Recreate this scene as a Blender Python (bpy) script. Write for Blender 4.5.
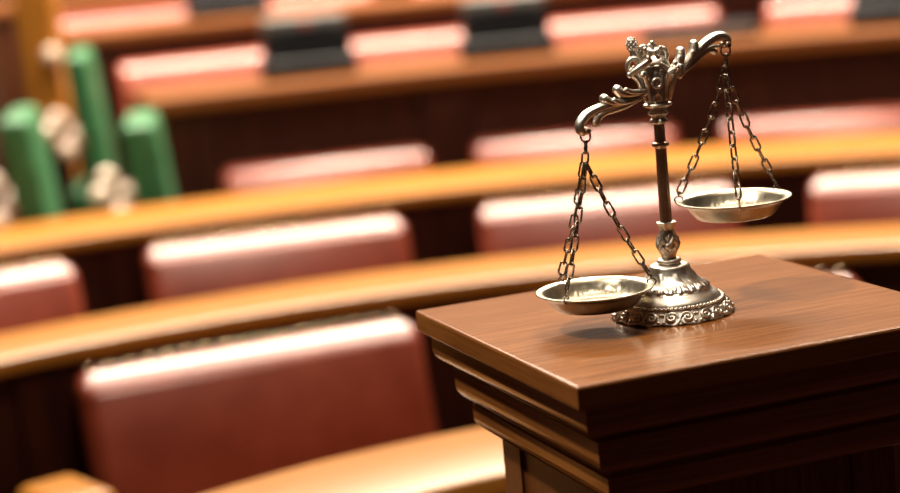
import bpy, math, random
from math import sin, cos, pi, radians as rad
from mathutils import Vector, Matrix

random.seed(4)
for o in list(bpy.data.objects):
    bpy.data.objects.remove(o, do_unlink=True)
SC = bpy.context.scene
COL = SC.collection

# ---------------------------------------------------------------- camera
cd = bpy.data.cameras.new('camera')
cam = bpy.data.objects.new('camera', cd); COL.objects.link(cam)
cd.sensor_width = 36.0
cd.lens = 2029.0 / 900.0 * 36.0
cam.matrix_world = Matrix(((0.99573348, 0.09227582, 0.0, 0.0),
                           (-0.01603544, 0.17303583, -0.98478499, 0.0),
                           (-0.09087184, 0.98058339, 0.17377725, 1.5),
                           (0, 0, 0, 1)))
cd.clip_start = 0.05
cd.dof.use_dof = True
cd.dof.focus_distance = 1.815
cd.dof.aperture_fstop = 3.0
SC.camera = cam

# ---------------------------------------------------------------- light
w = bpy.data.worlds.new('World'); SC.world = w; w.use_nodes = True
w.node_tree.nodes['Background'].inputs[0].default_value = (1.0, 0.86, 0.70, 1)
w.node_tree.nodes['Background'].inputs[1].default_value = 0.03


def area(name, loc, target, sx, sy, power, color):
    l = bpy.data.lights.new(name, 'AREA'); l.shape = 'RECTANGLE'
    l.size = sx; l.size_y = sy; l.energy = power; l.color = color
    o = bpy.data.objects.new(name, l); COL.objects.link(o)
    o.location = loc
    o.rotation_euler = (Vector(target) - Vector(loc)).to_track_quat('-Z', 'Y').to_euler()
    return o


# the chamber's ceiling lamps: lamp strips over the rows, one lamp beside the tribune; an added fill above it
area('row_lamp', (0.0, 5.5, 5.7), (0.0, 5.5, 0), 6.0, 0.35, 300, (1.0, 0.87, 0.70))
area('row_lamp', (0.0, 8.6, 5.7), (0.0, 8.6, 0), 6.0, 0.35, 1350, (1.0, 0.87, 0.70))
area('tribune_fill', (0.7, 1.75, 5.7), (0.7, 1.75, 0), 1.4, 0.5, 100, (1.0, 0.87, 0.70))  # unseen fill, added to brighten the metal of the scales
sp = bpy.data.lights.new('tribune_spot', 'SPOT'); sp.energy = 430; sp.color = (1.0, 0.90, 0.76)
sp.spot_size = rad(26); sp.spot_blend = .6; sp.shadow_soft_size = .13
so = bpy.data.objects.new('tribune_spot', sp); COL.objects.link(so); so.location = (-1.7, 1.0, 4.5)
so.rotation_euler = (Vector((.2, 1.8, 1.15)) - so.location).to_track_quat('-Z', 'Y').to_euler()

vs = SC.view_settings
vs.view_transform = 'Standard'; vs.look = 'None'; vs.gamma = 1.0
vs.use_curve_mapping = False
vs.exposure = 0.5

# ---------------------------------------------------------------- materials


def mat(name, color, rough=0.5, metal=0.0, coat=0.0, coat_rough=0.15, spec=0.5):
    m = bpy.data.materials.new(name); m.use_nodes = True
    b = m.node_tree.nodes['Principled BSDF']
    b.inputs['Base Color'].default_value = (*color, 1)
    b.inputs['Roughness'].default_value = rough
    b.inputs['Metallic'].default_value = metal
    b.inputs['Coat Weight'].default_value = coat
    b.inputs['Coat Roughness'].default_value = coat_rough
    b.inputs['Specular IOR Level'].default_value = spec
    return m, m.node_tree, b


def noise_col(m, nt, b, c1, c2, scale, coord='Object', stretch=(1, 1, 1), detail=6, lo=0.35, hi=0.65,
              bump=0.0, rough=None, rot=(0, 0, 0)):
    n = nt.nodes
    tc = n.new('ShaderNodeTexCoord'); mp = n.new('ShaderNodeMapping')
    mp.inputs['Scale'].default_value = stretch
    mp.inputs['Rotation'].default_value = rot
    nz = n.new('ShaderNodeTexNoise'); nz.inputs['Scale'].default_value = scale
    nz.inputs['Detail'].default_value = detail; nz.inputs['Roughness'].default_value = 0.65
    cr = n.new('ShaderNodeValToRGB')
    cr.color_ramp.elements[0].position = lo; cr.color_ramp.elements[0].color = (*c1, 1)
    cr.color_ramp.elements[1].position = hi; cr.color_ramp.elements[1].color = (*c2, 1)
    L = nt.links.new
    L(tc.outputs[coord], mp.inputs[0]); L(mp.outputs[0], nz.inputs['Vector'])
    L(nz.outputs['Fac'], cr.inputs[0]); L(cr.outputs[0], b.inputs['Base Color'])
    if bump:
        bp = n.new('ShaderNodeBump'); bp.inputs['Strength'].default_value = bump
        bp.inputs['Distance'].default_value = 0.002
        L(nz.outputs['Fac'], bp.inputs['Height']); L(bp.outputs[0], b.inputs['Normal'])
    if rough:
        mr = n.new('ShaderNodeMapRange')
        mr.inputs['To Min'].default_value = rough[0]; mr.inputs['To Max'].default_value = rough[1]
        L(nz.outputs['Fac'], mr.inputs['Value']); L(mr.outputs[0], b.inputs['Roughness'])
    return m


def turn_grain(m):
    """on the faces that look along local x, run the grain along y"""
    nt = m.node_tree; n = nt.nodes; L = nt.links.new
    tc = [x for x in n if x.type == 'TEX_COORD'][0]; mp = [x for x in n if x.type == 'MAPPING'][0]
    sx = n.new('ShaderNodeSeparateXYZ'); cb = n.new('ShaderNodeCombineXYZ'); sn = n.new('ShaderNodeSeparateXYZ')
    ab = n.new('ShaderNodeMath'); ab.operation = 'ABSOLUTE'
    gt = n.new('ShaderNodeMath'); gt.operation = 'GREATER_THAN'; gt.inputs[1].default_value = .6
    mx = n.new('ShaderNodeMix'); mx.data_type = 'VECTOR'
    L(tc.outputs['Object'], sx.inputs[0]); L(sx.outputs[0], cb.inputs[1]); L(sx.outputs[1], cb.inputs[0]); L(sx.outputs[2], cb.inputs[2])
    L(tc.outputs['Normal'], sn.inputs[0]); L(sn.outputs[0], ab.inputs[0]); L(ab.outputs[0], gt.inputs[0])
    L(gt.outputs[0], mx.inputs[0])
    vi = [k for k in mx.inputs if k.type == 'VECTOR' and k.name in ('A', 'B')]
    L(tc.outputs['Object'], vi[0]); L(cb.outputs[0], vi[1])
    vo = [k for k in mx.outputs if k.type == 'VECTOR'][0]
    L(vo, mp.inputs[0])
    return m


M = {}
M['silver'] = noise_col(*mat('antique_silver', (.6, .55, .46), .3, 1.0), (.47, .405, .33), (.76, .69, .595), 55,
                        lo=.3, hi=.6, rough=(.34, .48))
M['pan'] = noise_col(*mat('pan_silver', (.7, .64, .52), .3, 1.0), (.32, .28, .205), (.46, .41, .31), 40, rough=(.32, .42))
M['pole'] = noise_col(*mat('dark_bronze', (.36, .28, .21), .25, .72), (.40, .25, .17), (.55, .38, .27), 70, rough=(.26, .38))
M['link'] = noise_col(*mat('chain_bronze', (.4, .33, .26), .25, 1.0), (.17, .12, .085), (.32, .25, .185), 120, rough=(.2, .34))
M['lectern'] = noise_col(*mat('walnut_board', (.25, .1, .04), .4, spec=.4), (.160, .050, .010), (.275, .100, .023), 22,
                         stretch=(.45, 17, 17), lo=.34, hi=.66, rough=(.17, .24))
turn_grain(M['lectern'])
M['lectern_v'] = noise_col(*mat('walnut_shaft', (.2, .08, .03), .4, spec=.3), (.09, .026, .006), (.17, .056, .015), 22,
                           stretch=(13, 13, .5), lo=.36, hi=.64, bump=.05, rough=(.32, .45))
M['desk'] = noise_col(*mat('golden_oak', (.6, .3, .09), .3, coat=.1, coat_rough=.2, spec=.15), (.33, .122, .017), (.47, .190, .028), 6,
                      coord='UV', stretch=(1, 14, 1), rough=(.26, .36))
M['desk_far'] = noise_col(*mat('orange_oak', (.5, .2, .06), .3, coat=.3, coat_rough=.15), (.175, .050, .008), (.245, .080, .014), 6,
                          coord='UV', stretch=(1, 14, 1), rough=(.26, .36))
M['panel'] = noise_col(*mat('mahogany', (.1, .02, .01), .4), (.022, .0035, .0015), (.060, .0105, .003), 7,
                       stretch=(5, 5, .6), rough=(.35, .5))
M['leather'] = noise_col(*mat('red_leather', (.36, .07, .05), .35, coat=.8, coat_rough=.25, spec=.35), (.225, .034, .013), (.32, .055, .023), 9,
                         bump=.0, rough=(.34, .44))
M['nail'] = mat('brass_nail', (.75, .56, .34), .22, 1.0)[0]
M['green'] = noise_col(*mat('green_fabric', (.05, .3, .13), .55), (.024, .125, .042), (.048, .20, .075), 20, rough=(.45, .6))
M['lamplit'] = noise_col(*mat('lamplit_green_fabric', (.1, .4, .2), .5), (.11, .40, .19), (.17, .52, .27), 20, rough=(.45, .6))  # brighter copy of the green fabric, its lit look put into the colour
M['knob'] = mat('glint_knob', (.86, .66, .50), .18, 0.0, coat=.6)[0]  # pale tone paints in the bright highlights on the knobs
M['black'] = noise_col(*mat('black_plastic', (.012, .012, .014), .4, spec=.15), (.004, .004, .005), (.007, .007, .008), 30)
M['slate'] = noise_col(*mat('slate_plastic', (.06, .06, .07), .4, spec=.25), (.010, .010, .012), (.016, .016, .018), 30)
M['grey'] = noise_col(*mat('grey_plastic', (.35, .33, .31), .35), (.16, .155, .145), (.22, .21, .20), 30)
M['badge'] = mat('red_badge', (.42, .10, .08), .4)[0]
M['paper'] = noise_col(*mat('cream_paper', (.85, .8, .7), .5), (.80, .74, .64), (.88, .83, .74), 25)
M['carpet'] = noise_col(*mat('carpet_red', (.06, .012, .01), .95, spec=.1), (.022, .006, .005), (.04, .010, .008), 160, bump=.4)
M['wall'] = noise_col(*mat('wood_wall', (.3, .15, .07), .6), (.018, .007, .0035), (.034, .014, .007), 4, stretch=(3, 3, .4))
M['ceiling'] = noise_col(*mat('plaster', (.6, .52, .42), .9), (.20, .16, .12), (.26, .21, .16), 5)

# ---------------------------------------------------------------- mesh helpers


def obj(name, verts, faces, m, parent=None, smooth=True, loc=None, uvs=None, sharp=None):
    me = bpy.data.meshes.new(name)
    me.from_pydata([tuple(v) for v in verts], [], faces)
    if uvs:
        lay = me.uv_layers.new(name='UVMap')
        for lp in me.loops:
            lay.data[lp.index].uv = uvs[lp.vertex_index]
    me.materials.append(M[m] if isinstance(m, str) else m)
    if smooth:
        for p in me.polygons:
            p.use_smooth = True
        if sharp:
            me.set_sharp_from_angle(angle=rad(sharp))
    me.update()
    o = bpy.data.objects.new(name, me); COL.objects.link(o)
    if parent:
        o.parent = parent
    if loc is not None:
        o.location = loc
    return o


def inst(name, me, parent, mw):
    o = bpy.data.objects.new(name, me); COL.objects.link(o)
    o.parent = parent; o.matrix_local = mw
    return o


def empty(name, loc=(0, 0, 0), rz=0.0):
    o = bpy.data.objects.new(name, None); COL.objects.link(o)
    o.location = loc; o.rotation_euler = (0, 0, rz); o.empty_display_size = .05
    return o


def tag(o, label, cat, group=None):
    o['label'] = label; o['category'] = cat
    if group:
        o['group'] = group
    return o


def copy_tree(o, parent=None):
    c = o.copy(); COL.objects.link(c); c.parent = parent
    for ch in list(o.children):
        copy_tree(ch, c)
    return c


class G:
    """collects shapes into one mesh"""
    def __init__(s): s.v = []; s.f = []

    def add(s, vf, mw=None):
        v, f = vf; k = len(s.v)
        s.v += [(mw @ Vector(p)) if mw else Vector(p) for p in v]
        s.f += [tuple(i + k for i in q) for q in f]
        return s

    def build(s, name, m, parent=None, **kw):
        return obj(name, s.v, s.f, m, parent, **kw)


def box(x0, x1, y0, y1, z0, z1):
    v = [(x, y, z) for z in (z0, z1) for y in (y0, y1) for x in (x0, x1)]
    return v, [(0, 2, 3, 1), (4, 5, 7, 6), (0, 1, 5, 4), (2, 6, 7, 3), (0, 4, 6, 2), (1, 3, 7, 5)]


def rbox(x0, x1, y0, y1, z0, z1, r, n=4, shape=None):
    """box with rounded edges and corners (spherified grid)"""
    c = Vector(((x0 + x1) / 2, (y0 + y1) / 2, (z0 + z1) / 2))
    h = Vector(((x1 - x0) / 2, (y1 - y0) / 2, (z1 - z0) / 2))
    r = min(r, min(h) * .999)

    def axis(hh):
        t = [-hh + r * (1 - cos(pi / 2 * i / n)) for i in range(n + 1)]
        return t + [-a for a in reversed(t)]
    A = [axis(h[i]) for i in range(3)]
    idx = {}; v = []; f = []

    def vert(p):
        key = tuple(round(q, 6) for q in p)
        if key not in idx:
            q = Vector([max(-(h[i] - r), min(h[i] - r, p[i])) for i in range(3)])
            d = Vector(p) - q
            if d.length > 1e-9:
                # p is on the sharp box; project to the rounded one
                d = d.normalized() * r
            pt = q + d
            if shape:
                pt = shape(pt, h)
            idx[key] = len(v); v.append(pt + c)
        return idx[key]
    for ax in range(3):
        b1, b2 = [i for i in range(3) if i != ax]
        for s in (-1, 1):
            for i in range(len(A[b1]) - 1):
                for j in range(len(A[b2]) - 1):
                    q = []
                    for (a, b) in ((i, j), (i + 1, j), (i + 1, j + 1), (i, j + 1)):
                        p = [0, 0, 0]; p[ax] = s * h[ax]; p[b1] = A[b1][a]; p[b2] = A[b2][b]
                        q.append(vert(p))
                    if (s > 0) == (ax == 1):
                        q.reverse()
                    f.append(tuple(q))
    return v, f


def lathe(prof, n, fn=None):
    """prof: list of (r,z) bottom to top (outside); fn(theta, i, r, z) -> r, z"""
    v = []; f = []; k = len(prof)
    for j in range(n):
        th = 2 * pi * j / n
        for i, (r, z) in enumerate(prof):
            if fn:
                r, z = fn(th, i, r, z)
            v.append((r * cos(th), r * sin(th), z))
    for j in range(n):
        a = j * k; b = ((j + 1) % n) * k
        for i in range(k - 1):
            f.append((a + i, b + i, b + i + 1, a + i + 1))
    return v, f


def smooth_prof(pts, sub=6):
    out = []
    n = len(pts)
    for i in range(n - 1):
        p0 = pts[max(i - 1, 0)]; p1 = pts[i]; p2 = pts[i + 1]; p3 = pts[min(i + 2, n - 1)]
        for s in range(sub):
            t = s / sub
            out.append(tuple(.5 * ((2 * b) + (-a + c) * t + (2 * a - 5 * b + 4 * c - d) * t * t + (-a + 3 * b - 3 * c + d) * t ** 3)
                             for a, b, c, d in zip(p0, p1, p2, p3)))
    out.append(tuple(pts[-1]))
    return out


def tube(path, rad_in, rad_bi=None, bi=Vector((0, 1, 0)), n=10, closed=False):
    """sweep an ellipse along path; rad_in in the plane normal to bi, rad_bi along bi"""
    path = [Vector(p) for p in path]; k = len(path)
    ra = rad_in if hasattr(rad_in, '__len__') else [rad_in] * k
    rb = ra if rad_bi is None else (rad_bi if hasattr(rad_bi, '__len__') else [rad_bi] * k)
    v = []; f = []
    for i, p in enumerate(path):
        t = (path[(i + 1) % k] - path[i - 1]) if closed else (path[min(i + 1, k - 1)] - path[max(i - 1, 0)])
        t.normalize()
        nn = bi.cross(t)
        if nn.length < 1e-4:
            nn = Vector((1, 0, 0)).cross(t)
        nn.normalize(); b = t.cross(nn)
        for j in range(n):
            a = 2 * pi * j / n
            v.append(p + nn * (ra[i] * cos(a)) + b * (rb[i] * sin(a)))
    for i in range(k if closed else k - 1):
        a0 = i * n; b0 = ((i + 1) % k) * n
        for j in range(n):
            j2 = (j + 1) % n
            f.append((a0 + j, a0 + j2, b0 + j2, b0 + j))
    if not closed:
        f.append(tuple(reversed(range(n)))); f.append(tuple(range((k - 1) * n, k * n)))
    return v, f


def ball(c, r, n=10, m=6, sq=(1, 1, 1)):
    v = []; f = []
    for i in range(m + 1):
        ph = pi * i / m
        for j in range(n):
            a = 2 * pi * j / n
            v.append((c[0] + r * sq[0] * sin(ph) * cos(a), c[1] + r * sq[1] * sin(ph) * sin(a), c[2] - r * sq[2] * cos(ph)))
    for i in range(m):
        for j in range(n):
            j2 = (j + 1) % n
            f.append((i * n + j, i * n + j2, (i + 1) * n + j2, (i + 1) * n + j))
    return v, f


CX, CY = 0.4, 1.8          # centre of the hemicycle


def arc(prof, a0, a1, n):
    """sweep a closed (r,z) profile about the hemicycle centre; returns verts, faces, uvs"""
    v = []; f = []; uv = []; k = len(prof)
    ln = [0]
    for i in range(1, k):
        ln.append(ln[-1] + math.dist(prof[i], prof[i - 1]))
    for j in range(n + 1):
        a = rad(a0 + (a1 - a0) * j / n)
        for i, (r, z) in enumerate(prof):
            v.append((CX + r * cos(a), CY + r * sin(a), z)); uv.append((r * a, ln[i]))
    for j in range(n):
        for i in range(k):
            i2 = (i + 1) % k
            f.append((j * k + i, j * k + i2, (j + 1) * k + i2, (j + 1) * k + i))
    f.append(tuple(reversed(range(k)))); f.append(tuple(range(n * k, (n + 1) * k)))
    return v, f, uv


def polar(r, a, z=0.0):
    return Vector((CX + r * cos(rad(a)), CY + r * sin(rad(a)), z))


def struct(name, vf, m, parent=None):
    o = obj(name, vf[0], vf[1], m, parent, smooth=False)
    o['kind'] = 'structure'
    return o


# ---------------------------------------------------------------- the room
X0, X1, Y0, Y1, ZC = -6.5, 7.0, -3.5, 11.8, 6.0
floor = struct('floor', box(X0, X1, Y0, Y1, -.1, 0), 'carpet')
struct('ceiling', box(X0, X1, Y0, Y1, ZC, ZC + .1), 'ceiling')
struct('wall_left', box(X0 - .1, X0, Y0, Y1, 0, ZC), 'wall')
struct('wall_right', box(X1, X1 + .1, Y0, Y1, 0, ZC), 'wall')
struct('wall_back', box(X0 - .1, X1 + .1, Y1, Y1 + .1, 0, ZC), 'wall')
struct('wall_front', box(X0 - .1, X1 + .1, Y0 - .1, Y0, 0, ZC), 'wall')
for r0, r1, z0, z1 in ((5.06, 6.40, 0, .2), (6.40, 7.80, 0, .35), (7.80, 9.6, 0, .45)):
    v, f, uv = arc([(r0, z0), (r1, z0), (r1, z1), (r0, z1)], 50, 130, 40)
    s = obj('step', v, f, 'carpet', floor, smooth=False)

# ---------------------------------------------------------------- curved desk rows


def desk(rn, rb, zt, zf, th, a0, a1, m, label, seats, fr=.03):
    root = empty('curved_desk', polar(rn, (a0 + a1) / 2, zf))
    base = root.location.copy()

    def put(name, vfu, mm, sharp=30, parent=root):
        v, f, uv = vfu
        return obj(name, [Vector(p) - base for p in v], f, mm, parent, uvs=uv, sharp=sharp)
    n = max(16, int((a1 - a0) * .9))
    e = min(.014, th * .4)
    prof = [(rn, zt - th + e * .4), (rn + e * .4, zt - th), (rb, zt - th), (rb, zt - e * .4), (rb - e * .4, zt), (rn + e, zt),
            (rn + e * .3, zt - e * .3), (rn, zt - e)]
    put('desk_top', arc(prof, a0, a1, n), m)
    rp = rn + fr
    put('front_panel', arc([(rp, zf), (rp + .03, zf), (rp + .03, zt - th), (rp, zt - th)], a0 + .4, a1 - .4, n), 'panel')
    put('kick_rail', arc([(rp - .012, zf), (rp, zf), (rp, zf + .09), (rp - .012, zf + .09)], a0 + .4, a1 - .4, n), 'panel')
    put('shelf', arc([(rp + .03, zt - .2), (rb - .03, zt - .2), (rb - .03, zt - .18), (rp + .03, zt - .18)], a0 + .5, a1 - .5, n), 'panel')
    for a in (a0 + .3, a1 - .3):
        p = .02 / rn * 57.3
        put('end_panel', arc([(rn + .02, zf), (rb - .01, zf), (rb - .01, zt - th), (rn + .02, zt - th)], a - p, a + p, 2), m)
    # raised fielded panels and stiles between the seats
    if seats:
        pitch = min(19.5, abs(seats[1] - seats[0]))
        for s in seats:
            for da in (-.30, .30):
                c = s + pitch / 2 + da * (pitch - 2 * math.degrees(math.asin(.36 / rn)))
                hw = .035 / rn * 57.3
                put('stile', arc([(rp - .014, zf + .09), (rp, zf + .09), (rp, zt - th - .01), (rp - .014, zt - th - .01)], c - hw, c + hw, 3), 'panel')
    tag(root, label, 'desk')
    return root


ROWS = {
    1: dict(rn=2.33, h=.648, zf=0, seats=[111.0, 88.0]),
    2: dict(rn=3.65, h=.648, zf=0, seats=[117.9, 103.8, 89.5, 75.3]),
    3: dict(rn=5.08, h=.648, zf=0, seats=[99.05, 89.4, 79.8]),
    4: dict(rn=6.45, h=.735, zf=.2, seats=[101.7, 94.0, 86.3, 78.4]),
    5: dict(rn=7.85, h=.73, zf=.35, seats=[103.6, 97.3, 91.0]),
}
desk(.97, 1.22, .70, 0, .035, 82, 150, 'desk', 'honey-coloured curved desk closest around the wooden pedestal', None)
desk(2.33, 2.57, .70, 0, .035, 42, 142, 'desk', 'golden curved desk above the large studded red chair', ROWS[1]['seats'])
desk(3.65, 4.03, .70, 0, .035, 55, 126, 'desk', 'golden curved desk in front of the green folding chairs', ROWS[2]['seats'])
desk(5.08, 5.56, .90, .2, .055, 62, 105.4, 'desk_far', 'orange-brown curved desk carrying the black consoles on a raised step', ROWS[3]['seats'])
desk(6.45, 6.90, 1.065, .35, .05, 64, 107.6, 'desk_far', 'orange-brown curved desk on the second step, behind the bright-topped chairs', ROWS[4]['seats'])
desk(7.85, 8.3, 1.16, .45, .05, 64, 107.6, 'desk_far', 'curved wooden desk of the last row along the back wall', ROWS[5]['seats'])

# ---------------------------------------------------------------- red leather seats


def make_seat(h, nails):
    root = empty('leather_chair')
    W = .70
    th = .10
    zb = .24

    def shp(p, hh):
        t = 1 - (p.x / hh.x) ** 4
        u = 1 - (p.z / hh.z) ** 4
        if p.y < 0:
            p = Vector((p.x, p.y - .012 * t * u, p.z))
        k = max(0.0, (p.z / hh.z - .1) / .9)
        p = Vector((p.x, p.y + .075 * k ** 2.0, p.z))      # the padding rolls back at the top
        # reclined: the top lies further back
        return Vector((p.x, p.y + (p.z - hh.z) * .13, p.z))
    v, f = rbox(-W / 2, W / 2, -.175, -.075, zb, h, .036, n=8, shape=shp)
    # round over the top more generously
    obj('backrest', v, f, 'leather', root)
    v, f = rbox(-.30, .30, -.50, -.15, .29, .385, .03, n=4)
    obj('seat_cushion', v, f, 'leather', root)
    g = G().add(box(-.32, .32, -.44, -.05, 0, .295))
    g.build('seat_base', 'panel', root, smooth=False)
    if nails:
        nv, nf = ball((0, 0, 0), .0115, 8, 4, (1, 1, .9))
        me = None
        k = 17
        for i in range(k):
            x = -W / 2 + .035 + (W - .07) * i / (k - 1)
            loc = (x, -.040, h - .001)
            if me is None:
                o = obj('nail', nv, nf, 'nail', root, loc=loc); me = o.data
            else:
                inst('nail', me, root, Matrix.Translation(loc))
    return root


SEAT_LABEL = {
    1: ['large oxblood leather chair back with bright nailheads, to one side of the wooden pedestal',
        'red leather chair back showing only a pinkish corner behind the wooden pedestal'],
    2: ['red leather chair back cut off beside the open dark panelling under the golden desk',
        'red leather chair back glowing pale on top, behind the large studded chair',
        'red leather chair back behind the chains and pole of the scales',
        'red leather chair back beyond the raised pan of the scales'],
    3: ['low pinkish leather chair strip above golden desk, next to the green folding chairs',
        'low pinkish leather chair strip passing behind the top of the scales pole',
        'low pinkish leather chair strip behind the chains of the raised pan'],
    4: ['bright-topped leather chair between the green folding chairs and the first black console',
        'bright-topped leather chair between the two black consoles',
        'bright-topped leather chair behind the beam of the scales and the dark folder',
        'bright-topped leather chair between the dark folder and the low dark console'],
    5: ['pale leather chair of the last row beside the aisle post',
        'pale leather chair of the last row next to the dark grey console',
        'pale leather chair of the last row above the second black console'],
}
for k, R in ROWS.items():
    proto = make_seat(R['h'], k <= 2)
    for i, a in enumerate(R['seats']):
        s = proto if i == 0 else copy_tree(proto)
        s.location = polar(R['rn'] + .012, a, R['zf'])
        s.rotation_euler = (0, 0, rad(a - 90))
        tag(s, SEAT_LABEL[k][i], 'chair', ['', 'studded seats of the front row', 'seats between the golden desks', 'low seats before the raised step',
                                       'seats behind the consoles', 'seats of the last row'][k])

# bench end beside the large studded seat
be = empty('bench_end', polar(1.85, 125.8, -.015), rad(125.8 - 90))
v, f = rbox(-.028, .028, -.07, .07, 0, .53, .02, n=3); obj('end_board', v, f, 'panel', be)
v, f = rbox(-.060, .060, -.09, .09, .53, .585, .026, n=5); obj('arm_cap', v, f, 'desk', be)
tag(be, 'rounded golden wooden bench end beside the large studded red chair', 'bench end')

# ---------------------------------------------------------------- things on the far desks


def console(r, a, z, label, group=None, hs=1.0):
    root = empty('desk_console', polar(r, a, z), rad(a - 90))
    v, f = rbox(-.165, .165, -.12, .12, 0, .065, .015, n=3); obj('foot_slab', v, f, 'slate', root)
    # arched black body
    n = 16; g = []; fc = []
    for i in range(n + 1):
        x = -.15 + .30 * i / n
        top = (.150 + .02 * cos(pi * x / .30)) * hs
        g += [(x, -.10, .06), (x, -.075, top), (x, .08, top), (x, .10, .06)]
    for i in range(n):
        for j in range(4):
            j2 = (j + 1) % 4
            fc.append((i * 4 + j, (i + 1) * 4 + j, (i + 1) * 4 + j2, i * 4 + j2))
    fc.append((0, 1, 2, 3)); fc.append((n * 4 + 3, n * 4 + 2, n * 4 + 1, n * 4))
    obj('body', g, fc, 'black', root, sharp=35)
    v, f = rbox(-.145, .145, -.03, .075, .160 * hs, .208 * hs, .012, n=3); lid = obj('screen_hood', v, f, 'grey', root)
    v, f = ball((0, -.032, .180 * hs), .020, 12, 6, (1, .3, 1.2)); obj('badge', v, f, 'badge', lid)
    tag(root, label, 'console', group)


for a, lb in ((98.95, 'the one nearer the green folding chairs'), (91.45, 'the one behind the beam of the scales')):
    console(5.38, a, .90, 'black desk console with grey hood, ' + lb, 'black consoles on the raised desk')
console(5.38, 76.9, .90, 'dark desk console standing past the flat dark folder', None, .7)
console(6.70, 100.5, 1.065, 'dark grey console on the furthest visible desk', None, .8)

fo = empty('document_folder', polar(5.36, 84.2, .90), rad(84.2 - 90))
v, f = rbox(-.20, .20, -.12, .13, 0, .022, .006, n=2); obj('cover', v, f, 'slate', fo)
v, f = rbox(-.19, .19, -.115, .12, .022, .034, .004, n=2); obj('page_block', v, f, 'paper', fo)
v, f = rbox(-.20, .20, -.12, .13, .034, .042, .004, n=2); obj('cover', v, f, 'slate', fo)
tag(fo, 'flat dark folder lying on the orange desk', 'folder')

# ---------------------------------------------------------------- green folding seats at the aisle


def green_seat(loc, rz, s, label, tw=.038, cm='green'):
    root = empty('folding_chair', loc, rz)          # the padded back stands at x = 0, arms point to local -x

    def lean(p, h):
        return Vector((p.x - .09 * p.z, p.y, p.z))
    v, f = rbox(-tw, tw, -.22, .22, .28 * s, .93 * s, .028, n=4, shape=lean); obj('backrest', v, f, 'green', root)
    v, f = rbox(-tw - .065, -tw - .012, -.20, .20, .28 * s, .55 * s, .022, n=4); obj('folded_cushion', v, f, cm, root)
    for y in (-.20, .20):
        v, f = rbox(-tw - .11, -tw - .07, y - .018, y + .018, 0, .66 * s, .012, n=2); obj('side_frame', v, f, 'panel', root)
        v, f = rbox(-tw - .12, -tw + .01, y - .022, y + .022, .66 * s, .70 * s, .015, n=3); ar = obj('armrest', v, f, 'desk_far', root)
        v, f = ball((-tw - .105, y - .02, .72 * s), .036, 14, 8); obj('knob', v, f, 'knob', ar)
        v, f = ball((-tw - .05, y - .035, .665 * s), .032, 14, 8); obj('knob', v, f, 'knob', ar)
    v, f = rbox(-tw - .11, tw, -.22, .22, 0, .28 * s, .01, n=2); obj('pedestal_base', v, f, 'panel', root)
    tag(root, label, 'chair')


green_seat((-.875, 6.15, 0), rad(6), .97, 'green padded folding chair in front of the end of the orange desk', .052)
green_seat((-1.14, 6.78, 0), rad(6), 1.16, 'tall green folding chair between the aisle post and the end of the orange desk')
green_seat((-1.175, 5.85, 0), rad(6), 1.05, 'green folding chair with mint cushion in front of the aisle post', .045, 'lamplit')

ps = empty('aisle_post', (-1.40, 7.35, 0))
v, f = rbox(-.07, .07, -.07, .07, 0, 1.50, .012, n=3); obj('shaft', v, f, 'desk', ps)
v, f = rbox(-.085, .085, -.085, .085, 1.50, 1.54, .012, n=3); obj('cap', v, f, 'desk', ps)
for z in (1.04, .80):
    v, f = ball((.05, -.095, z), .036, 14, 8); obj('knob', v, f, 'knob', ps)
tag(ps, 'square golden wooden post rising behind the green folding chairs', 'post')

# ---------------------------------------------------------------- wooden pedestal
LX = Vector((.31831 + .03907, 2.05821 - 1.92870, 0)).normalized()
PC = Vector((.2043, 1.8149, 1.1))
PH = .190
ped = empty('wooden_pedestal', (PC.x, PC.y, 0), math.atan2(LX.y, LX.x))


def square_loft(prof, cap=True):
    """prof: (half size, z) from top to bottom"""
    v = []; f = []
    for h, z in prof:
        v += [(-h, -h, z), (h, -h, z), (h, h, z), (-h, h, z)]
    for i in range(len(prof) - 1):
        for j in range(4):
            j2 = (j + 1) % 4
            f.append((i * 4 + j, (i + 1) * 4 + j, (i + 1) * 4 + j2, i * 4 + j2))
    f.append((0, 1, 2, 3)); k = (len(prof) - 1) * 4
    f.append((k + 3, k + 2, k + 1, k))
    return v, f


def rnd(h0, z0, h1, z1, n=5):
    """quarter round from (h0,z0) down and in to (h1,z1)"""
    return [(h1 + (h0 - h1) * cos(pi / 2 * i / n), z0 + (z1 - z0) * sin(pi / 2 * i / n)) for i in range(n + 1)]


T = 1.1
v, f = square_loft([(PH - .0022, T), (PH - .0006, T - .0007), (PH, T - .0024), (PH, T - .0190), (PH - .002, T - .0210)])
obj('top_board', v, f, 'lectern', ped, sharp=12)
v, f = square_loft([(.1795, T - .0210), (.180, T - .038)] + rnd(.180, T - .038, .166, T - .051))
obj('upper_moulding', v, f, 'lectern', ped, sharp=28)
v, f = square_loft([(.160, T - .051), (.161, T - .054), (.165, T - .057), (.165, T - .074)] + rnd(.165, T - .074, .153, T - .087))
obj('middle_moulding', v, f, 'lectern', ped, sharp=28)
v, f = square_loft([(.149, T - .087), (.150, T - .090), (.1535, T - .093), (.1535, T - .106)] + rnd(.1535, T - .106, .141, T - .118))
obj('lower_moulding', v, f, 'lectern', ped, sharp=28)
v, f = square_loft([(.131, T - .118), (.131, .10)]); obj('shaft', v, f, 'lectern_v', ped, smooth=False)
v, f = square_loft([(.134, .13), (.150, .11), (.160, .10), (.165, .09), (.165, 0)]); obj('plinth', v, f, 'lectern', ped, sharp=28)
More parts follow.
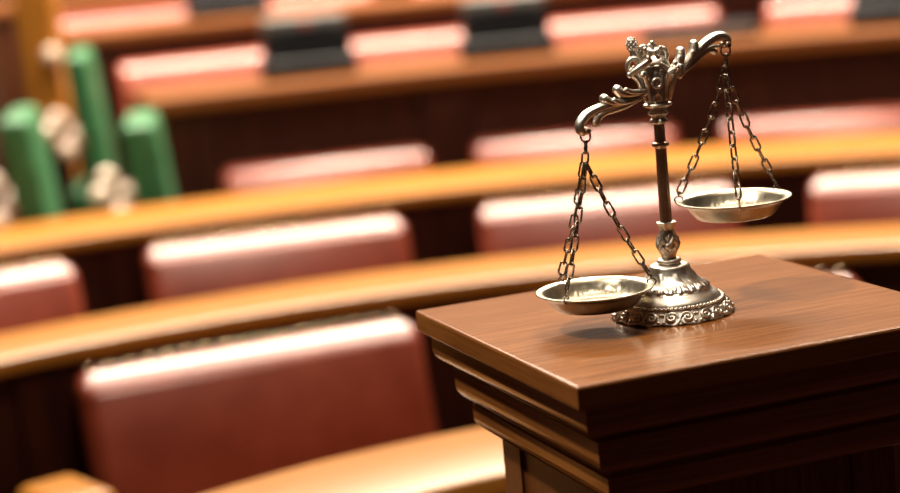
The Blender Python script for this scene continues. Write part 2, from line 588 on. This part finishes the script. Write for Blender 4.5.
for k in range(4):
    rot = Matrix.Rotation(pi / 2 * k, 4, 'Z')
    for x in (-.111, .111):
        g = G().add(box(x - .021, x + .021, -.1345, -.131, .13, T - .118), rot); g.build('stile', 'lectern_v', ped, smooth=False)
    g = G().add(box(-.090, .090, -.1345, -.131, .13, .19), rot); g.build('rail', 'lectern', ped, smooth=False)
tag(ped, 'square dark wooden pedestal with stepped mouldings under the scales', 'pedestal')

# ---------------------------------------------------------------- balance scale
YAW = rad(27)
bal = empty('balance_scale', (.19700, 1.81000, 1.1), YAW)
bal.scale = (1.015, 1.015, 1.015)
tag(bal, 'antique silver balance scales with tilted ornate beam and two chained pans, on wooden pedestal', 'scales')

# ornate foot rim
S = 360
prof = smooth_prof([(.0440, .0150), (.0465, .0135), (.0495, .0095), (.0535, .0045), (.0560, .0012), (.0555, .0000), (.050, .0005), (.040, .001)], 7)
kk = 7 * 5


def foot_fn(th, i, r, z):
    s = min(1.0, i / kk)
    if s > .5:
        lift = (s - .5) / .5
        sc = (.5 + .5 * cos(16 * th)) * .7 + .3 * (.5 + .5 * cos(48 * th))
        r -= .0018 * lift * sc
        z += .0020 * lift * sc * (1 if i <= kk + 4 else .6)
    return r - .0006, max(z, 0.0)


v, f = lathe(prof, S, foot_fn); obj('foot_rim', v, f, 'silver', bal)
# scrolled leaves around the foot, all sharing two meshes
def on_foot(x, s, lift):
    """x metres along the rim, s 0 (top) .. 1 (bottom)"""
    r = .0462 + (.0552 - .0462) * s + lift * .8; z = .0138 - .0128 * s + lift * .6
    a = x / .051
    return (r * cos(a), r * sin(a), z)


scr = []
for sgn in (1, -1):
    pts = []; rr = []
    for i in range(30):
        t = i / 29
        if t < .3:
            u = t / .3; x = -.0105 + .0075 * u; sv = .95 - .75 * sin(pi / 2 * u)
        else:
            u = (t - .3) / .7; a = pi / 2 + .4 - u * 2 * pi * 1.2; rd = .0047 * (1 - .78 * u)
            x = -.0010 + rd * cos(a) * 1.1; sv = .50 - rd * sin(a) / .0150
        pts.append(on_foot(x * sgn, max(.05, min(1, sv)), .0006 + .0006 * t)); rr.append(.0010 + .0006 * sin(pi * t))
    g = G().add(tube(pts, rr, bi=Vector((.6, 0, .8)), n=7)).add(ball(pts[-1], .0017, 8, 6))
    g.add(ball(on_foot(.0056 * sgn, .80, .0002), .0018, 8, 6)).add(ball(on_foot(.0068 * sgn, .30, .0004), .0014, 8, 6))
    scr.append(g)
pr_ = [g.build('scroll_leaf', 'silver', bal) for g in scr]
for k in range(1, 20):
    inst('scroll_leaf', pr_[k % 2].data, bal, Matrix.Rotation(2 * pi * k / 20, 4, 'Z')) if k > 1 else None
pr_[1].matrix_local = Matrix.Rotation(2 * pi / 20, 4, 'Z')
# beaded ring
g = G()
for j in range(76):
    a = 2 * pi * j / 76
    g.add(ball((.0462 * cos(a), .0462 * sin(a), .0158), .0017, 6, 4))
g.add(tube([(.0452 * cos(2 * pi * i / 96), .0452 * sin(2 * pi * i / 96), .0148) for i in range(96)], .0016, bi=Vector((0, 0, 1)), n=6, closed=True))
br = g.build('beaded_ring', 'silver', bal)
# domed body
prof = smooth_prof([(.0445, .0150), (.0435, .0180), (.0405, .0215), (.0365, .0245), (.0345, .0270), (.0340, .0290), (.0318, .0315), (.0275, .0345),
                    (.0235, .0380), (.0205, .0425), (.0188, .0465), (.0180, .0495), (.0165, .0512), (.0120, .0518), (.004, .0519)], 6)


def dome_fn(th, i, r, z):
    if .0262 < z < .0345:
        e = sin(pi * (z - .0262) / .0083)
        ph = th * 11
        r += .0012 * e * max(-.8, min(.9, 1.5 * sin(2 * ph + 4 * (z - .0262) / .0083 * cos(ph)) + .7 * sin(5 * ph)))
    elif .0345 <= z < .0455:
        e = sin(pi * (z - .0345) / .0110)
        r += .0008 * e * max(-.5, sin(9 * th) + .6 * cos(18 * th + 500 * z))
    return r, z


v, f = lathe(prof, 300, dome_fn); obj('dome', v, f, 'silver', bal)
v, f = lathe(smooth_prof([(.0085, .0515), (.0100, .0522), (.0110, .0540), (.0108, .0556), (.0092, .0568), (.0070, .0572)], 5), 48)
obj('collar', v, f, 'silver', bal)
# leaf knop
prof = smooth_prof([(.0070, .0565), (.0066, .0590), (.0078, .0625), (.0096, .0670), (.0100, .0715), (.0090, .0765), (.0068, .0815), (.0062, .0835),
                    (.0078, .0875), (.0086, .0900), (.0060, .0905)], 6)


def knop_fn(th, i, r, z):
    if .0600 < z < .0825:
        e = sin(pi * (z - .0600) / .0225)
        ph = th * 3
        d = abs(((th * 6 / (2 * pi)) % 1) - .5) * 2           # 0 at the leaf's rib
        r += .0011 * e * (sin((z - .06) * 900 + 6 * d) * .7 - d * .6 + .3)
    elif z >= .0840:
        r += .0007 * cos(8 * th)
    return r, z


v, f = lathe(prof, 144, knop_fn); obj('leaf_knop', v, f, 'silver', bal)
# round boss on the knop, towards the photograph's front
fa = -pi / 2 - YAW
for da in (-.15, 2 * pi / 3 - .15, 4 * pi / 3 - .15):
    v, f = ball((.0096 * cos(fa + da), .0096 * sin(fa + da), .0695), .0030, 12, 8); obj('boss', v, f, 'silver', bal)
# pole
v, f = lathe(smooth_prof([(.0058, .0895), (.0056, .0930), (.0052, .1250), (.0050, .1550)], 4) + smooth_prof(
    [(.0052, .1560), (.0072, .1573), (.0076, .1587), (.0070, .1602), (.0052, .1612)], 4) + [(.0049, .1640), (.0048, .1800)], 64,
    lambda th, i, r, z: (r - (.00025 * (1 - cos(12 * th)) if (.092 < z < .155 or z > .162) else 0), z))
obj('pole', v, f, 'pole', bal)
v, f = lathe(smooth_prof([(.0045, .1770), (.0068, .1778), (.0078, .1795), (.0070, .1815), (.0056, .1828), (.0062, .1845), (.0082, .1860), (.0085, .1878),
                          (.0075, .1895), (.0068, .1910), (.0088, .1922), (.0118, .1932), (.0128, .1945), (.0120, .1958), (.0098, .1965), (.005, .1966)], 4), 60,
             lambda th, i, r, z: (r + (.0006 * cos(10 * th) if z < .188 else 0), z))
obj('capital_collar', v, f, 'silver', bal)

# fluted vase at the head of the pole
prof = smooth_prof([(.0092, .1962), (.0104, .1985), (.0106, .2020), (.0116, .2080), (.0126, .2150), (.0136, .2215), (.0136, .2265), (.0120, .2295), (.0090, .2310), (.003, .2312)], 6)


def vase_fn(th, i, r, z):
    e = max(0, min(1, (z - .1965) / .01)) * (1 if z < .224 else .5)
    return r + .0011 * e * (abs(cos(4 * (th + YAW))) * 2 - 1), z


v, f = lathe(prof, 128, vase_fn); obj('vase', v, f, 'silver', bal)
v, f = tube([(.0032 * cos(2 * pi * i / 24) + .0118 * 0, 0, .0032 * sin(2 * pi * i / 24)) for i in range(24)], .0012, bi=Vector((0, 1, 0)), n=8, closed=True)
bm_rot = Matrix.Rotation(-YAW, 4, 'Z')
medal = empty_mesh = G()
medal.add((v, f), bm_rot @ Matrix.Translation((-.0005, -.0140, .2145)) @ Matrix.Scale(1.2, 4))
mo = medal.build('medallion', 'silver', bal)
G().add(ball((-.0005, -.0132, .2145), .0036, 14, 8, (1, .5, 1)), bm_rot).build('boss', 'pole', mo)
G().add(tube(smooth_prof([(-.0035, -.0112, .1985), (-.0032, -.0116, .2030), (-.0005, -.0122, .2055), (.0024, -.0118, .2030), (.0028, -.0112, .1985)], 5), .0011, n=8),
        bm_rot).build('arch', 'silver', bal)

# settle the heights of the column's pieces
ZM = [(0, 0), (.0515, .0453), (.0905, .0840), (.1600, .1548), (.1900, .1845), (.2300, .2250), (.3, .295)]


def zmap(z):
    for (a, b), (c, d) in zip(ZM, ZM[1:]):
        if z <= c:
            return b + (d - b) * (z - a) / (c - a)
    return z


def settle(o):
    for ch in o.children:
        if ch.type == 'MESH' and ch.data.users == 1:
            for vv in ch.data.vertices:
                vv.co.z = zmap(vv.co.z)
        settle(ch)


for ch in pr_:
    for vv in ch.data.vertices:
        vv.co.z = zmap(vv.co.z)
settle(bal)
# beam frame: u along the beam, w upward
PIV = Vector((-.0024, 0, .2098))
TILT = math.atan2(.0286, .077)
UX = Vector((cos(TILT), 0, sin(TILT))); WX = Vector((-sin(TILT), 0, cos(TILT)))
PX = .00098


def bp(u, w_, side=1, d=0.0):
    return PIV + UX * (u * PX * side) + WX * (w_ * PX * .95) + Vector((0, d, 0))


ARM = [(6, -5), (14, -4), (24, -4), (34, -2.5), (46, 1), (58, 4.5), (69, 6.3), (78, 5.6), (85, 2), (87.2, -3.5), (84.5, -8.5)]
ARM_R = [4.5, 4.2, 3.6, 3.6, 4.0, 4.2, 4.3, 4.4, 4.3, 3.9, 2.6]
ARM_B = [5.0, 4.5, 4.0, 4.2, 4.6, 5.0, 5.2, 5.2, 5.0, 4.6, 3.2]
HOOK = {}
for side, nm in ((-1, 'l'), (1, 'r')):
    pr = smooth_prof([(a[0], a[1], r, b) for a, r, b in zip(ARM, ARM_R, ARM_B)], 6)
    v, f = tube([bp(p[0], p[1], side) for p in pr], [p[2] * PX for p in pr], [p[3] * PX for p in pr], n=16)
    arm = obj('beam_arm', v, f, 'silver', bal)
    # raised edge bead along both flanks of the smooth band
    for d in (-1, 1):
        q = smooth_prof([(a[0], a[1] + r * .55, b) for a, r, b in list(zip(ARM, ARM_R, ARM_B))[3:10]], 5)
        v, f = tube([bp(p[0], p[1], side, d * p[2] * PX * .82) for p in q], .0007, n=6); obj('edge_bead', v, f, 'silver', arm)

    def leaf(pts, r0, tip, d, wide=1.0, nm='leaf_curl'):
        q = smooth_prof([(a, b, t) for (a, b), t in zip(pts, [r0 + (tip - r0) * math.sin(pi * .62 * i / (len(pts) - 1)) for i in range(len(pts))])], 5)
        gg = G().add(tube([bp(a, b, side, d * (.4 + .6 * i / len(q))) for i, (a, b, t) in enumerate(q)], [t * PX for a, b, t in q], [t * PX * wide for a, b, t in q], n=12))
        e = bp(q[-1][0], q[-1][1], side, d)
        gg.add(ball(e, q[-1][2] * PX * 1.01, 12, 8, (1, wide, 1)))
        return gg.build(nm, 'silver', arm)
    leaf([(16, -5), (30, -4), (42, .0), (50, 5.5), (53, 11)], 2.4, 4.3, 0, 1.3)
    leaf([(6, -4), (17, -2.5), (27, 1.5), (34.5, 6), (37.5, 12)], 2.4, 4.3, 0, 1.3)
    leaf([(14, -6), (27, -5), (37, -2), (43.5, 2.0), (46.5, 6)], 1.7, 2.5, -.0044)
    leaf([(4, -4), (14, -3), (22, .5), (28, 4.5), (31.5, 8.5)], 1.7, 2.5, -.0044)
    leaf([(20, -7), (36, -6), (48, -3.5), (58, -1.0), (66, -2.0), (70, -6)], 2.6, 3.2, 0, 1.4, 'under_leaf')
    leaf([(34, -3), (48, -1), (58, 1.0), (67, .8), (73.5, -2)], 1.7, 1.6, -.0046, 1, 'under_leaf')
    HOOK[side] = bp(83.2, -7.2, side)

# scrolls, crown, star and pinecone above the vase (built square to the photograph's front)
RB = Matrix.Translation((0, 0, .2112)) @ bm_rot @ Matrix.Scale(1.22, 4)
def spiral(c, r0, turns, a0, w0, sgn, depth):
    pts = []; rr = []
    for i in range(26):
        t = i / 25
        r = r0 * (1 - .78 * t); a = a0 + sgn * 2 * pi * turns * t
        pts.append((c[0] + r * cos(a), depth, c[1] + r * sin(a))); rr.append(w0 * (1 - .35 * t))
    return tube(pts, rr, n=8)


g = G()
g.add(spiral((-.0145, .0125), .0066, 1.15, -pi * .55, .0021, -1, -.0050)); g.build('scroll', 'silver', bal).matrix_local = RB
g = G()
g.add(spiral((.0150, .0055), .0048, 1.1, -pi * .45, .0019, 1, -.0050)); g.build('scroll', 'silver', bal).matrix_local = RB
# slanted shining bar
g = G(); q = smooth_prof([(-.0195, -.0095, .0060), (-.0145, -.0105, .0092), (-.0085, -.0110, .0128), (-.0030, -.0110, .0160)], 5)
g.add(tube(q, [.0018 + .0007 * sin(pi * i / (len(q) - 1)) for i in range(len(q))], n=8)); g.add(ball(q[0], .0022, 10, 6))
g.build('slant_bar', 'silver', bal).matrix_local = RB
g = G(); q = smooth_prof([(.0030, -.0100, .0125), (.0085, -.0105, .0082), (.0125, -.0100, .0068), (.0160, -.0090, .0078)], 5)
g.add(tube(q, .0014, n=8)); g.build('slant_bar', 'silver', bal).matrix_local = RB
for (x, z) in ((.0120, .0055), (.0150, .0085), (.0135, .0115)):
    G().add(ball((x, -.0100, z), .0019, 10, 6)).build('berry', 'silver', bal).matrix_local = RB
# crown lobes
g = G()
g.add(ball((0, 0, .0090), .0112, 20, 12, (1, .9, .80))); g.build('crown_dome', 'silver', bal).matrix_local = RB
for (x, z, y) in ((-.0072, .0195, .001), (.0062, .0170, .002), (-.0005, .0200, .005)):
    lp = [(x + .0034 * sin(2 * pi * i / 18), y, z + .0052 * cos(2 * pi * i / 18)) for i in range(18)]
    G().add(tube(lp, .0015, n=8, closed=True)).add(ball((x, y + .0008, z), .0030, 10, 6, (.9, .4, 1.5))).build('crown_leaf', 'silver', bal).matrix_local = RB
# star with soft rays
g = G(); v = []; n = 10
for s, yy in ((0, -.0100), (1, -.0062)):
    for i in range(n):
        r = (.0060 if i % 2 == 0 else .0030)
        a = pi / 2 + 2 * pi * i / n
        v.append((r * cos(a) * 1.05 - .0020, yy + .0012 * (1 - s), r * sin(a) + .0165))
v += [(-.0020, -.0118, .0165), (-.0020, -.0050, .0165)]
f = [(i, (i + 1) % n, 20) for i in range(n)] + [(n + (i + 1) % n, n + i, 21) for i in range(n)] + [(i, n + i, n + (i + 1) % n, (i + 1) % n) for i in range(n)]
g.add((v, f), Matrix.Translation((0, -.0045, .0055))); g.build('star', 'silver', bal, smooth=False).matrix_local = RB
for i in range(5):
    a = pi / 2 + 2 * pi * i / 5
    G().add(ball((.0058 * cos(a) - .002, -.0130, .0058 * sin(a) + .0220), .0017, 8, 6)).build('star_tip', 'silver', bal).matrix_local = RB
# leaf ribs up the vase, curling out under the scrolls
for a in (-128, -52, 40, 90, 140):
    ca, sa = cos(rad(a)), sin(rad(a))
    q = smooth_prof([(.0088 * ca, .0088 * sa, -.0145, .0014), (.0094 * ca, .0094 * sa, -.0095, .0018), (.0105 * ca, .0105 * sa, -.0040, .0020), (.0128 * ca, .0128 * sa, .0020, .0022),
                     (.0158 * ca, .0158 * sa, .0065, .0022), (.0172 * ca, .0172 * sa, .0050, .0018)], 5)
    G().add(tube([p[:3] for p in q], [p[3] for p in q], bi=Vector((-sa, ca, 0)), n=8)).add(ball(q[-1][:3], .0019, 8, 6)).build('leaf_rib', 'silver', bal).matrix_local = RB
for sgn in (-1, 1):
    q = smooth_prof([(sgn * .0085, -.003, -.0145, .0016), (sgn * .0098, -.004, -.0090, .0022), (sgn * .0108, -.005, -.0035, .0026), (sgn * .0130, -.005, .0020, .0028),
                     (sgn * .0168, -.005, .0060, .0026), (sgn * .0185, -.005, .0100, .0020)], 5)
    G().add(tube([p[:3] for p in q], [p[3] for p in q], n=10)).build('side_rib', 'silver', bal).matrix_local = RB
# pinecone finial on a stalk
g = G(); q = smooth_prof([(-.0080, .0, .0090), (-.0115, -.001, .0150), (-.0140, -.001, .0195), (-.0150, -.001, .0230)], 5)
g.add(tube(q, [.0040 - .0012 * i / len(q) for i in range(len(q))], n=10)); st = g.build('stalk', 'silver', bal); st.matrix_local = RB
g = G()
g.add(ball((0, 0, 0), .0040, 12, 8, (1, 1, 1.45)))
for i in range(46):
    t = (i + .5) / 46
    z = (1 - 2 * t); rr = math.sqrt(1 - z * z); a = i * 2.39996
    g.add(ball((.0039 * rr * cos(a), .0039 * rr * sin(a), .0056 * z), .00095, 5, 4))
pc = g.build('pinecone', 'silver', bal)
pc.matrix_local = RB @ Matrix.Translation((-.0154, -.001, .0265)) @ Matrix.Rotation(-.2, 4, 'Y')

# pans and chains
ARML = .077
PR = .0520


def link_geo(L, Wd, wire, n=18, m=6):
    """stadium link centred at origin, long axis z, flat in xz"""
    pts = []
    h = L / 2 - Wd / 2
    for i in range(n):
        a = 2 * pi * i / n
        pts.append((Wd / 2 * cos(a), 0, Wd / 2 * sin(a) + (h if sin(a) >= 0 else -h)))
    return tube(pts, wire, n=m, closed=True)


PITCH = .0122
LV, LF = link_geo(PITCH + .0021, .0060, .00098)
link_mesh = None


def add_link(p, q, roll, mesh_key=None):
    global link_mesh
    p = Vector(p); q = Vector(q); d = (q - p)
    mw = Matrix.Translation((p + q) / 2) @ d.to_track_quat('Z', 'Y').to_matrix().to_4x4() @ Matrix.Rotation(roll, 4, 'Z') @ Matrix.Diagonal((1, 1, d.length / PITCH, 1))
    if link_mesh is None:
        o = obj('chain_link', LV, LF, 'link', bal); link_mesh = o.data; o.matrix_local = mw
    else:
        inst('chain_link', link_mesh, bal, mw)


PANP = smooth_prof([(.0005, -.0118), (.0180, -.0118), (.0320, -.0116), (.0365, -.0100), (.0410, -.0062), (.0450, -.0026), (.0490, -.0009), (.0515, -.0004)], 4) + \
    [(.0522, .0002), (.0522, .0009), (.0515, .0013)] + \
    smooth_prof([(.0505, .0011), (.0475, .0004), (.0450, -.0010), (.0425, -.0036), (.0400, -.0060), (.0370, -.0080), (.0330, -.0094), (.0290, -.0100), (.0180, -.0103), (.0005, -.0104)], 5)

PANP = [(r, z * 1.4 if z < 0 else z) for r, z in PANP]


def pan_fn(th, i, r, z):
    if i > 32 and .0335 < r < .0435:
        e = sin(pi * (r - .0335) / .010)
        z += .0004 * e * max(-.5, sin(34 * th + 500 * (r - .0335) * cos(17 * th)) + .5 * sin(68 * th))
    return r, z


for side, zp, angs in ((-1, .0358, (2, 122, 236)), (1, .0930, (30, 267, 164))):
    pc = Vector((ARML * side - .0024, 0, zp))
    v, f = lathe(PANP, 204, pan_fn)
    pan = obj('pan', v, f, 'pan', bal, loc=pc)
    hk = HOOK[side]
    hx = Vector((pc.x, pc.y, hk.z))
    # hanging ring through the beam's eye, then two links
    ring = [(0, .0042 * cos(2 * pi * i / 20), .0052 * sin(2 * pi * i / 20)) for i in range(20)]
    rv, rf = tube(ring, .0009, bi=Vector((1, 0, 0)), n=7, closed=True)
    top = Vector((hk.x, 0, hk.z - .0040))
    rg = G().add((rv, rf), Matrix.Translation(top) @ Matrix.Rotation(.9, 4, 'Z')).build('hanging_ring', 'link', bal)
    v, f = lathe([(.0014, -.0060), (.0030, -.0056), (.0034, 0), (.0030, .0056), (.0014, .0060)], 20)
    g = G().add((v, f), Matrix.Translation(hk + Vector((0, 0, .001))) @ Matrix.Rotation(pi / 2, 4, 'X')); g.build('beam_eye', 'pole', bal)
    z0 = top.z - .0042
    dx = (pc.x - hk.x)
    j0 = Vector((hk.x, 0, z0)); j1 = Vector((hk.x + dx * .5, 0, z0 - .0100)); J = Vector((pc.x, 0, z0 - .0190))
    add_link(j0, j1, .3); add_link(j1, J, 1.7)
    for n_, ad in enumerate(angs):
        a = rad(ad) - YAW
        er = Vector((cos(a), sin(a), 0))
        A = pc + er * (PR - .0030) + Vector((0, 0, .0085))
        J2 = J + er * .0012
        dist = (A - J2).length
        N = round(dist / PITCH)
        # slight slack
        pts = [J2 + (A - J2) * (k / N) + Vector((0, 0, -.0022 * sin(pi * k / N))) - er * (.0016 * sin(pi * k / N)) for k in range(N + 1)]
        for k in range(N):
            add_link(pts[k], pts[k + 1], (pi / 2 if k % 2 else 0) + .35 + n_ * .5)
        # s hook gripping the rim
        e0 = er * (PR - .0030)
        q = [e0 + Vector((0, 0, .0068)) + er * -.0012, e0 + Vector((0, 0, .0088)), e0 + Vector((0, 0, .0072)) + er * .0018, e0 + Vector((0, 0, .0050)) + er * .0004,
             e0 + Vector((0, 0, .0032)) + er * -.0022, e0 + Vector((0, 0, .0012)) + er * -.0020]
        q2 = [e0 + Vector((0, 0, .0050)) + er * .0004, e0 + Vector((0, 0, .0045)) + er * .0030, e0 + Vector((0, 0, .0022)) + er * .0052, e0 + Vector((0, 0, -.0006)) + er * .0040, e0 + Vector((0, 0, -.0016)) + er * .0016]
        bi = Vector((-er.y, er.x, 0))
        g = G().add(tube(smooth_prof([tuple(p) for p in q], 4), .0008, bi=bi, n=6)).add(tube(smooth_prof([tuple(p) for p in q2], 4), .0008, bi=bi, n=6))
        g.build('rim_hook', 'link', pan)
